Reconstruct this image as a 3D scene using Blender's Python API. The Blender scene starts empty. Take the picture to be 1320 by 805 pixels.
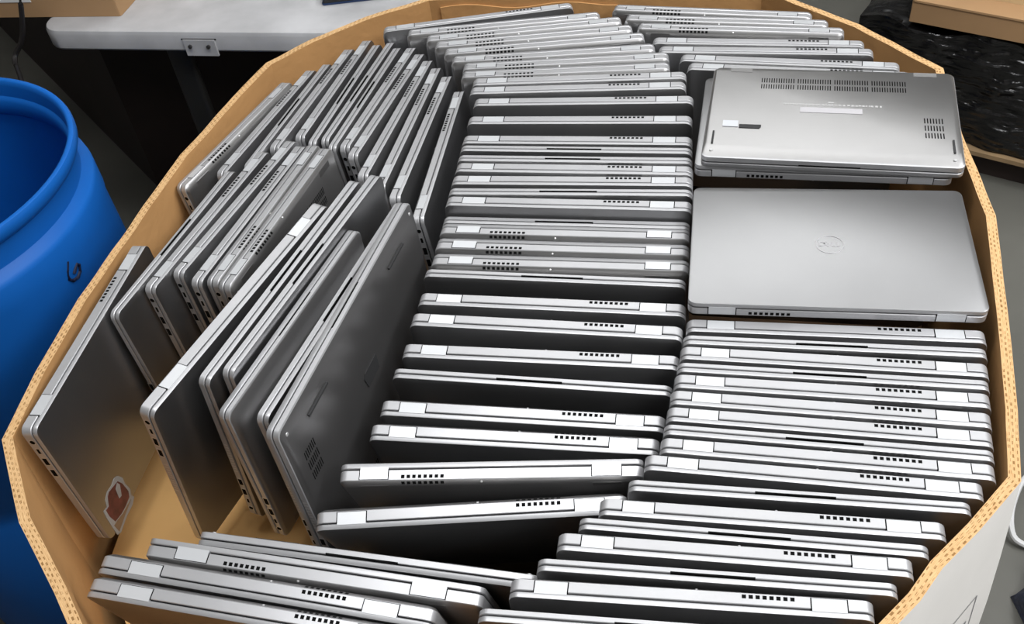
import bpy, bmesh, math, random
from mathutils import Matrix, Vector
R = random.Random(7)
scene = bpy.context.scene
COL = scene.collection
ZO = 0.95            # the box rim stands this far above the floor

# ------------------------------------------------------------------ materials
def mat(name, col, rough=.5, metal=0., spec=.5, noise=0., nscale=30., bump=0., bscale=200., coat=0., rvar=0.):
    m = bpy.data.materials.new(name); m.use_nodes = True
    nt = m.node_tree; b = nt.nodes['Principled BSDF']
    b.inputs['Base Color'].default_value = (*col, 1)
    b.inputs['Roughness'].default_value = rough
    b.inputs['Metallic'].default_value = metal
    b.inputs['Specular IOR Level'].default_value = spec
    b.inputs['Coat Weight'].default_value = coat
    tc = nt.nodes.new('ShaderNodeTexCoord')
    if noise or rvar:
        n = nt.nodes.new('ShaderNodeTexNoise'); n.inputs['Scale'].default_value = nscale
        n.inputs['Detail'].default_value = 6
        nt.links.new(tc.outputs['Object'], n.inputs['Vector'])
        if noise:
            r = nt.nodes.new('ShaderNodeMapRange')
            r.inputs['From Min'].default_value = .3; r.inputs['From Max'].default_value = .7
            r.inputs['To Min'].default_value = 1 - noise; r.inputs['To Max'].default_value = 1 + noise
            nt.links.new(n.outputs['Fac'], r.inputs['Value'])
            h = nt.nodes.new('ShaderNodeVectorMath'); h.operation = 'SCALE'
            h.inputs[0].default_value = col
            nt.links.new(r.outputs['Result'], h.inputs['Scale'])
            nt.links.new(h.outputs['Vector'], b.inputs['Base Color'])
        if rvar:
            r2 = nt.nodes.new('ShaderNodeMapRange')
            r2.inputs['To Min'].default_value = max(.02, rough - rvar); r2.inputs['To Max'].default_value = rough + rvar
            nt.links.new(n.outputs['Fac'], r2.inputs['Value'])
            nt.links.new(r2.outputs['Result'], b.inputs['Roughness'])
    if bump:
        n2 = nt.nodes.new('ShaderNodeTexNoise'); n2.inputs['Scale'].default_value = bscale; n2.inputs['Detail'].default_value = 4
        nt.links.new(tc.outputs['Object'], n2.inputs['Vector'])
        bp = nt.nodes.new('ShaderNodeBump'); bp.inputs['Strength'].default_value = bump; bp.inputs['Distance'].default_value = .01
        nt.links.new(n2.outputs['Fac'], bp.inputs['Height'])
        nt.links.new(bp.outputs['Normal'], b.inputs['Normal'])
    return m

M_BASE = mat('laptop base aluminium', (.47, .47, .482), .40, .6, noise=.05, nscale=9, rvar=.06)
M_LID = mat('laptop lid aluminium', (.34, .34, .346), .33, .97, noise=.04, nscale=7, rvar=.03)
M_RIM = mat('laptop lid rim aluminium', (.40, .40, .41), .40, .6, noise=.04, nscale=9)
M_BOTTOM = mat('laptop bottom cover', (.43, .425, .425), .35, .93, noise=.05, nscale=8, rvar=.05)
M_UNDER = mat('dark bottom cover', (.13, .127, .127), .36, .7, noise=.06, nscale=6, rvar=.05)
M_HINGE = mat('hinge cover', (.55, .56, .575), .30, .35)
M_BLACK = mat('black plastic', (.008, .008, .009), .5)
M_HOLE = mat('vent holes', (.004, .004, .004), .9, spec=.1)
M_FOOT = mat('rubber', (.02, .02, .021), .75)
M_SCREW = mat('steel screw', (.55, .55, .55), .5, .6)
M_PORT = mat('port metal', (.62, .62, .63), .35, .8)
M_LABEL = mat('pale label', (.40, .39, .405), .5)
M_STICK = mat('silver sticker', (.58, .60, .63), .3, .3)
M_TEXT = mat('faint print', (.36, .357, .353), .5)
M_LOGO = mat('polished emblem', (.40, .40, .41), .22, .95)
M_WHITEB = mat('sticker white', (.32, .31, .295), .55)
M_MAROON = mat('sticker maroon', (.11, .028, .022), .5, noise=.5, nscale=60)
M_GOLD = mat('sticker tan', (.24, .15, .085), .5)
M_KRAFT = mat('kraft cardboard', (.52, .285, .115), .85, spec=.2, noise=.10, nscale=5, bump=.12, bscale=60)
M_WHITE = mat('white box liner', (.86, .835, .80), .6, noise=.03, nscale=12)
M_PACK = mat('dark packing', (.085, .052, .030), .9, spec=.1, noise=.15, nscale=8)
M_SHEET = mat('cardboard sheet', (.60, .36, .14), .85, spec=.2, noise=.08, nscale=9)
M_BLUE = mat('blue barrel plastic', (.003, .105, .42), .5, spec=.3, noise=.12, nscale=3, rvar=.08)
M_INK = mat('marker ink', (.003, .006, .03), .5)
M_TABLE = mat('white table plastic', (.40, .40, .41), .55, noise=.22, nscale=7)
M_STEEL = mat('grey steel', (.045, .044, .042), .5, .3)
M_CARTON = mat('brown carton', (.36, .215, .105), .8, noise=.07, nscale=6)
M_CARTON2 = mat('pale carton', (.58, .42, .23), .8, noise=.07, nscale=6)
M_NAVY = mat('navy card', (.015, .035, .10), .5)
M_PAPER = mat('white paper', (.75, .75, .74), .6)
M_PRINT = mat('grey print', (.25, .25, .26), .6)
M_DARK = mat('dark brown shade and pallet blocks', (.018, .010, .008), .8, noise=.25, nscale=8)  # puts the shade under the table into colour; pallet blocks share it
M_CORD = mat('black cord', (.012, .010, .010), .5)
M_WOOD = mat('pallet wood', (.25, .165, .085), .75, noise=.18, nscale=14)
M_WIRE = mat('pale cable', (.55, .55, .55), .5)
M_BAG = mat('dark blue bag', (.035, .042, .075), .28, noise=.3, nscale=18, bump=.9, bscale=26)

def wrap_material():
    m = mat('black stretch film', (.004, .004, .0045), .12, spec=.5)
    nt = m.node_tree; b = nt.nodes['Principled BSDF']
    tc = nt.nodes.new('ShaderNodeTexCoord')
    mp = nt.nodes.new('ShaderNodeMapping'); mp.inputs['Scale'].default_value = (1, 1, 3.2)
    mp.inputs['Rotation'].default_value = (.3, .2, .5)
    nt.links.new(tc.outputs['Object'], mp.inputs['Vector'])
    n = nt.nodes.new('ShaderNodeTexNoise'); n.inputs['Scale'].default_value = 9; n.inputs['Detail'].default_value = 6
    n.inputs['Distortion'].default_value = .6
    nt.links.new(mp.outputs['Vector'], n.inputs['Vector'])
    v = nt.nodes.new('ShaderNodeTexVoronoi'); v.inputs['Scale'].default_value = 22; v.feature = 'SMOOTH_F1'
    nt.links.new(mp.outputs['Vector'], v.inputs['Vector'])
    ad = nt.nodes.new('ShaderNodeMath'); ad.operation = 'ADD'
    nt.links.new(n.outputs['Fac'], ad.inputs[0]); nt.links.new(v.outputs['Distance'], ad.inputs[1])
    bp = nt.nodes.new('ShaderNodeBump'); bp.inputs['Strength'].default_value = .8; bp.inputs['Distance'].default_value = .016
    nt.links.new(ad.outputs[0], bp.inputs['Height']); nt.links.new(bp.outputs['Normal'], b.inputs['Normal'])
    return m
M_WRAP = wrap_material()

def concrete():
    m = mat('concrete floor', (.10, .098, .085), .55, noise=.18, nscale=2.5, bump=.05, bscale=40)
    return m
M_FLOOR = concrete()

def flute_material():
    # cut edge of the double-wall board: rows of little hollow flutes between flat liners
    m = bpy.data.materials.new('cut cardboard edge'); m.use_nodes = True
    nt = m.node_tree; b = nt.nodes['Principled BSDF']; b.inputs['Roughness'].default_value = .9
    b.inputs['Specular IOR Level'].default_value = .15
    uv = nt.nodes.new('ShaderNodeUVMap'); uv.uv_map = 'UVMap'
    sep = nt.nodes.new('ShaderNodeSeparateXYZ'); nt.links.new(uv.outputs['UV'], sep.inputs[0])
    def math_(op, a=None, bb=None, va=0., vb=0.):
        n = nt.nodes.new('ShaderNodeMath'); n.operation = op
        n.inputs[0].default_value = va; n.inputs[1].default_value = vb
        if a is not None: nt.links.new(a, n.inputs[0])
        if bb is not None: nt.links.new(bb, n.inputs[1])
        return n.outputs[0]
    # three rows across the thickness
    row = math_('MULTIPLY', sep.outputs['Y'], vb=3.)
    fr = math_('FRACT', row)
    dist = math_('ABSOLUTE', math_('SUBTRACT', fr, vb=.5))          # 0 at middle of a row
    rowi = math_('FLOOR', row)
    ph = math_('ADD', math_('MULTIPLY', sep.outputs['X'], vb=115.), math_('MULTIPLY', rowi, vb=.37))
    f2 = math_('ABSOLUTE', math_('SUBTRACT', math_('FRACT', ph), vb=.5))
    hole = math_('MULTIPLY', math_('LESS_THAN', dist, vb=.30), math_('LESS_THAN', f2, vb=.26))
    nz = nt.nodes.new('ShaderNodeTexNoise'); nz.inputs['Scale'].default_value = 9; nz.inputs['Detail'].default_value = 3
    mpv = nt.nodes.new('ShaderNodeMapping'); mpv.inputs['Scale'].default_value = (2.5, 1, 1)
    nt.links.new(uv.outputs['UV'], mpv.inputs['Vector']); nt.links.new(mpv.outputs['Vector'], nz.inputs['Vector'])
    keep = math_('GREATER_THAN', nz.outputs['Fac'], vb=.50)          # crushed stretches hide the flutes
    fac = math_('MULTIPLY', hole, keep)
    mix = nt.nodes.new('ShaderNodeMix'); mix.data_type = 'RGBA'
    mix.inputs['A'].default_value = (.66, .42, .19, 1); mix.inputs['B'].default_value = (.16, .075, .02, 1)
    nt.links.new(math_('MULTIPLY', fac, vb=.8), mix.inputs['Factor'])
    nz2 = nt.nodes.new('ShaderNodeTexNoise'); nz2.inputs['Scale'].default_value = 60; nz2.inputs['Detail'].default_value = 5
    nt.links.new(uv.outputs['UV'], nz2.inputs['Vector'])
    mx2 = nt.nodes.new('ShaderNodeMix'); mx2.data_type = 'RGBA'
    mx2.inputs['A'].default_value = (.40, .22, .085, 1); mx2.inputs['B'].default_value = (.66, .45, .24, 1)
    mrr = nt.nodes.new('ShaderNodeMapRange'); mrr.inputs['From Min'].default_value = .35; mrr.inputs['From Max'].default_value = .65
    nt.links.new(nz2.outputs['Fac'], mrr.inputs['Value']); nt.links.new(mrr.outputs['Result'], mx2.inputs['Factor'])
    nt.links.new(mx2.outputs['Result'], mix.inputs['A'])
    nt.links.new(mix.outputs['Result'], b.inputs['Base Color'])
    return m
M_FLUTE = flute_material()

# ------------------------------------------------------------------ mesh helpers
class MB:
    def __init__(s): s.v = []; s.f = []; s.m = []
    def add(s, vs, fs, mi=0):
        o = len(s.v); s.v += [tuple(v) for v in vs]
        for f in fs: s.f.append(tuple(o + i for i in f)); s.m.append(mi)
    def box(s, x0, x1, y0, y1, z0, z1, mi=0):
        s.add([(x0,y0,z0),(x1,y0,z0),(x1,y1,z0),(x0,y1,z0),(x0,y0,z1),(x1,y0,z1),(x1,y1,z1),(x0,y1,z1)],
              [(0,3,2,1),(4,5,6,7),(0,1,5,4),(1,2,6,5),(2,3,7,6),(3,0,4,7)], mi)
    def loft(s, loops, mi=0, cap0=True, cap1=True, bands=None, caps=(None, None)):
        n = len(loops[0]); o = len(s.v)
        for L in loops: s.v += [tuple(v) for v in L]
        for k in range(len(loops) - 1):
            for i in range(n):
                j = (i + 1) % n
                s.f.append((o+k*n+i, o+k*n+j, o+(k+1)*n+j, o+(k+1)*n+i)); s.m.append(bands[k] if bands else mi)
        if cap0: s.f.append(tuple(o + i for i in reversed(range(n)))); s.m.append(mi if caps[0] is None else caps[0])
        if cap1: s.f.append(tuple(o + (len(loops)-1)*n + i for i in range(n))); s.m.append(mi if caps[1] is None else caps[1])
    def tube(s, pts, r, seg=8, mi=0):
        pts = [Vector(p) for p in pts]; loops = []
        up = Vector((0, 0, 1))
        for i, p in enumerate(pts):
            t = (pts[min(i+1, len(pts)-1)] - pts[max(i-1, 0)]).normalized()
            a = t.cross(up) if abs(t.z) < .95 else t.cross(Vector((1, 0, 0)))
            a.normalize(); b = t.cross(a).normalized()
            loops.append([p + (a*math.cos(2*math.pi*k/seg) + b*math.sin(2*math.pi*k/seg))*r for k in range(seg)])
        s.loft(loops, mi)
    def lathe(s, prof, seg=64, mi=0, closed=False):
        loops = [[(r*math.cos(2*math.pi*k/seg), r*math.sin(2*math.pi*k/seg), z) for k in range(seg)] for r, z in prof]
        s.loft(loops, mi, closed, closed)
    def mesh(s, name, mats, smooth=40):
        me = bpy.data.meshes.new(name); me.from_pydata(s.v, [], s.f)
        for m in (mats if isinstance(mats, (list, tuple)) else [mats]): me.materials.append(m)
        for p, i in zip(me.polygons, s.m): p.material_index = i
        bm = bmesh.new(); bm.from_mesh(me); bmesh.ops.recalc_face_normals(bm, faces=bm.faces); bm.to_mesh(me); bm.free()
        if smooth:
            for p in me.polygons: p.use_smooth = True
            me.set_sharp_from_angle(angle=math.radians(smooth))
        return me

def link(name, me, parent=None, mloc=None, label=None):
    o = bpy.data.objects.new(name, me); COL.objects.link(o)
    if parent is not None: o.parent = parent
    if mloc is not None: o.matrix_local = mloc
    if label: o['label'] = label
    return o
def empty(name, label, cat, matrix, group=None):
    o = bpy.data.objects.new(name, None); COL.objects.link(o); o.empty_display_size = .05
    o.matrix_world = matrix; tag(o, label, cat, group)
    return o
def tag(o, label, cat, group=None):
    o['label'] = label; o['category'] = cat
    if group: o['group'] = group

def rrect(x0, x1, y0, y1, r, z, n=5):
    out = []
    for cx, cy, a0 in ((x1-r, y1-r, 0), (x0+r, y1-r, 90), (x0+r, y0+r, 180), (x1-r, y0+r, 270)):
        for k in range(n + 1):
            a = math.radians(a0 + 90*k/n); x = cx + r*math.cos(a); y = cy + r*math.sin(a)
            out.append((x, y, z(y) if callable(z) else z))
    return out

# ------------------------------------------------------------------ the laptop (x width, y front to hinge, z bottom to lid)
CACHE = {}
def laptop_meshes(W, D, thin, T):
    key = (W, D, thin, T)
    if key in CACHE: return CACHE[key]
    big = W > .34
    g = .0016; b = T - g - .0060
    zf = b*.46; zr = .0042 if not thin else .0030
    zl = lambda y: zf + (zr - zf)*min(1, max(0, y/D))
    c = {}
    m = MB(); h = W/2; fi = .021 if not thin else .016
    m.loft([rrect(-h+.004, h-.004, fi, D-.0056, .008, lambda y: .0016*(1-y/D)),
            rrect(-h+.0008, h-.0008, .0020, D-.0008, .009, lambda y: zl(y)-.0008),
            rrect(-h, h, 0, D, .0095, zl),
            rrect(-h, h, 0, D, .0095, b-.0006),
            rrect(-h+.0006, h-.0006, .0006, D-.0006, .009, b)], 0, bands=[1, 0, 0, 0], caps=(1, 0))
    c['base'] = m.mesh('base', [M_BASE, M_UNDER if W > .38 else M_BOTTOM])
    m = MB(); m.loft([rrect(-h+.0032, h-.0032, .0032, D-.0032, .007, b), rrect(-h+.0032, h-.0032, .0032, D-.0032, .007, b+g)])
    c['screen'] = m.mesh('screen', M_BLACK)
    m = MB(); z0 = b+g
    m.loft([rrect(-h+.0008, h-.0008, .0008, D-.0008, .009, z0), rrect(-h, h, 0, D, .0095, z0+.0008),
            rrect(-h, h, 0, D, .0095, T-.0008), rrect(-h+.0003, h-.0003, .0003, D-.0003, .0092, T-.0002),
            rrect(-h+.0009, h-.0009, .0009, D-.0009, .0088, T)], 1, bands=[1, 1, 1, 0], caps=(1, 0))
    c['lid'] = m.mesh('lid', [M_LID, M_RIM])
    i0, i1 = (.036, .071) if big else (.0235, .0535)
    for sgn, nm in ((-1, 'hl'), (1, 'hr')):
        m = MB(); xa, xb = sorted((sgn*(h-i0), sgn*(h-i1)))
        m.box(xa-.0011, xb+.0011, D-.008, D+.00012, zr+.0002, b+.0002, 1)
        m.box(xa, xb, D-.008, D+.0005, zr+.0008, b+g+.0012, 0)
        m.add([(xa, D-.0160, -.0003), (xb, D-.0160, -.0003), (xb, D-.0062, -.0003), (xa, D-.0062, -.0003), (xa, D-.0006, zr-.0006), (xb, D-.0006, zr-.0006), (xb, D-.012, .004), (xa, D-.012, .004)],
              [(0, 1, 2, 3), (3, 2, 5, 4), (0, 3, 4, 7), (1, 6, 5, 2), (0, 7, 6, 1), (4, 5, 6, 7)], 2)
        c[nm] = m.mesh('hinge', [M_HINGE, M_HOLE, M_BOTTOM], 0)
    # eight square air outlets on the hinge edge and eight on the chamfer beside them
    m = MB(); xv = h - (.090 if big else .068); pw = .0060; zv0, zv1 = (.0056, .0094) if not thin else (.0040, .0068)
    for k in range(8):
        x1 = xv - k*pw; x0 = x1 - .0037
        m.box(x0, x1, D-.003, D+.00018, zv0, zv1)
        ya, za, yb, zb = D-.0046, .0008, D-.0020, .0028
        o = .00025
        m.add([(x0, ya, za-o), (x1, ya, za-o), (x1, yb+o, zb-o), (x0, yb+o, zb-o)], [(0, 1, 2, 3)])
    c['vent'] = m.mesh('vent', M_HOLE, 0)
    m = MB()
    m.box(-.038, .038, -.00012, .004, b-.0013, b+.0003)
    c['notch'] = m.mesh('opening_notch', M_HOLE, 0)
    # side sockets
    def port(w, hh, rnd):
        m = MB(); zc = zl(D*.7) + (b - zl(D*.7))/2
        def ring(s, x, k):
            if rnd:
                return [(x, math.cos(2*math.pi*i/16)*w/2*s, zc+math.sin(2*math.pi*i/16)*w/2*s) for i in range(16)]
            return [(x, a*w/2*s, zc+e*hh/2*s) for a, e in ((-1,-1),(1,-1),(1,1),(-1,1))]
        m.loft([ring(1.25, -.002, 0), ring(1.25, .00012, 0)], 0); m.loft([ring(.95, -.001, 0), ring(.95, .0002, 0)], 1)
        return m.mesh('port', [M_PORT, M_HOLE], 0)
    c['ports'] = [(.020, port(.0066, .0066, True)), (.036, port(.0088, .0034, False)), (.055, port(.0125, .0056, False)), (.076, port(.0125, .0056, False))]
    m = MB(); zc = zl(D*.45) + (b - zl(D*.45))*.5
    for k in range(11): m.box(-.0001, .00018, -k*.0052, -k*.0052+.0024, zc-.0024, zc+.0024)
    c['sidevent'] = m.mesh('side_vent', M_PORT, 0)
    # underside
    m = MB()
    if big:
        m.box(-.024, .024, .026, .0285, -.0010, .003)
    else:
        m.box(-.0012, .0012, .024, .052, -.0003, .003)
    c['foot'] = m.mesh('rubber_foot', M_FOOT, 0)
    m = MB(); gx = .052
    for q in range(4):
        for row in range(2):
            for k in range(14):
                x = -.097 + q*gx*.94 + k*.0033; y = D - .030 - row*.0155
                zz = .0016*(1-y/D)
                m.box(x, x+.0013, y-.011, y, zz-.0002, zz+.002)
    c['grille'] = m.mesh('cooling_grille', M_HOLE, 0)
    m = MB()
    for row in range(3):
        for k in range(7):
            x = -h + .022 + k*.0036; y = .100 - row*.0165; zz = .0016*(1-y/D)
            m.box(x, x+.0014, y-.0115, y, zz-.0002, zz+.002)
    c['speaker'] = m.mesh('side_grille', M_HOLE, 0)
    m = MB()
    m.lathe([(.0, -.0004), (.0021, -.0004), (.0024, 0), (.0024, .002)], 12)
    c['screw'] = m.mesh('screw', M_SCREW)
    m = MB(); ring = lambda s, d: [(s*math.cos(2*math.pi*i/10), s*math.sin(2*math.pi*i/10), d) for i in range(10)]
    m.loft([ring(.0013, -.001), ring(.0013, .0004), ring(.0008, .0006)])
    c['rearscrew'] = m.mesh('screw', M_SCREW)
    c['T'] = T; c['b'] = b; c['D'] = D; c['W'] = W; c['zl'] = zl
    CACHE[key] = c
    return c

def orient(kind, side, D, T):
    """canonical laptop axes -> the empty's axes (z up along the standing laptop, y away from the viewer)"""
    if kind == 'flat_up':   return Matrix(((-1,0,0,0),(0,-1,0,D/2),(0,0,1,0),(0,0,0,1)))
    if kind == 'flat_down': return Matrix(((-1,0,0,0),(0,1,0,-D/2),(0,0,-1,T),(0,0,0,1)))
    if kind == 'H' and side == 'f': return Matrix(((1,0,0,0),(0,0,-1,T/2),(0,1,0,0),(0,0,0,1)))
    if kind == 'H':                 return Matrix(((-1,0,0,0),(0,0,1,-T/2),(0,1,0,0),(0,0,0,1)))
    if side == 'f':                 return Matrix(((-1,0,0,0),(0,0,-1,T/2),(0,-1,0,D),(0,0,0,1)))
    return Matrix(((1,0,0,0),(0,0,1,-T/2),(0,-1,0,D),(0,0,0,1)))

def make_laptop(label, group, W, D, kind, side, loc, yaw, lean, ports=False, bottom=False, thin=None, tilt=0., vents=True, T=.0235):
    thin = (kind == 'F') if thin is None else thin
    c = laptop_meshes(W, D, thin, T)
    if kind.startswith('flat'):
        M = Matrix.Translation(loc) @ Matrix.Rotation(yaw, 4, 'Z') @ Matrix.Rotation(tilt, 4, 'X')
    else:
        M = Matrix.Translation(loc) @ Matrix.Rotation(yaw, 4, 'Z') @ Matrix.Rotation(lean, 4, 'X')
    root = empty('laptop', label, 'laptop', M, group)
    K = orient(kind, side, D, T)
    base = link('base', c['base'], root, K)
    lid = link('lid', c['lid'], root, K)
    link('screen', c['screen'], root, K, 'thin black screen edge between lid and base')
    link('hinge', c['hl'], root, K, 'smooth pale hinge cover'); link('hinge', c['hr'], root, K, 'smooth pale hinge cover')
    if kind != 'F':
        if vents: link('vent', c['vent'], root, K, 'row of small square black air outlets')
        link('screw', c['rearscrew'], root, K @ Matrix.Translation((.008, D-.0030, .0018)) @ Matrix.Rotation(math.radians(-128), 4, 'X'), 'small steel screw')
    if kind == 'F' or kind == 'flat_down': link('opening_notch', c['notch'], root, K, 'dark finger notch under the lid')
    if ports:
        for s in ports:
            for i, (d, me) in enumerate(c['ports']):
                S = Matrix.Scale(s, 4, (1, 0, 0)) if s < 0 else Matrix.Identity(4)
                link('port', me, root, K @ Matrix.Translation((s*W/2, D-d, 0)) @ (Matrix.Rotation(math.pi, 4, 'Z') if s < 0 else S), 'dark socket with metal rim')
            if W > .34:
                link('side_vent', c['sidevent'], root, K @ Matrix.Translation((s*(W/2+.00005), D-.100, 0)), 'row of pale slots')
    if bottom:
        for sx in (-1, 1): link('rubber_foot', c['foot'], root, K @ Matrix.Translation((sx*(W/2-(.075 if W > .34 else .012)), 0, 0)), 'black rubber foot strip')
        link('cooling_grille', c['grille'], root, K, 'rows of dark slits')
        link('side_grille', c['speaker'], root, K, 'rows of dark slits')
        for sx in (-1, 1):
            for y in (.012, D-.012):
                link('screw', c['screw'], root, K @ Matrix.Translation((sx*(W/2-.012), y, .0024 if y < .1 else .0012)), 'small steel screw')
    return root, K, c

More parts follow.
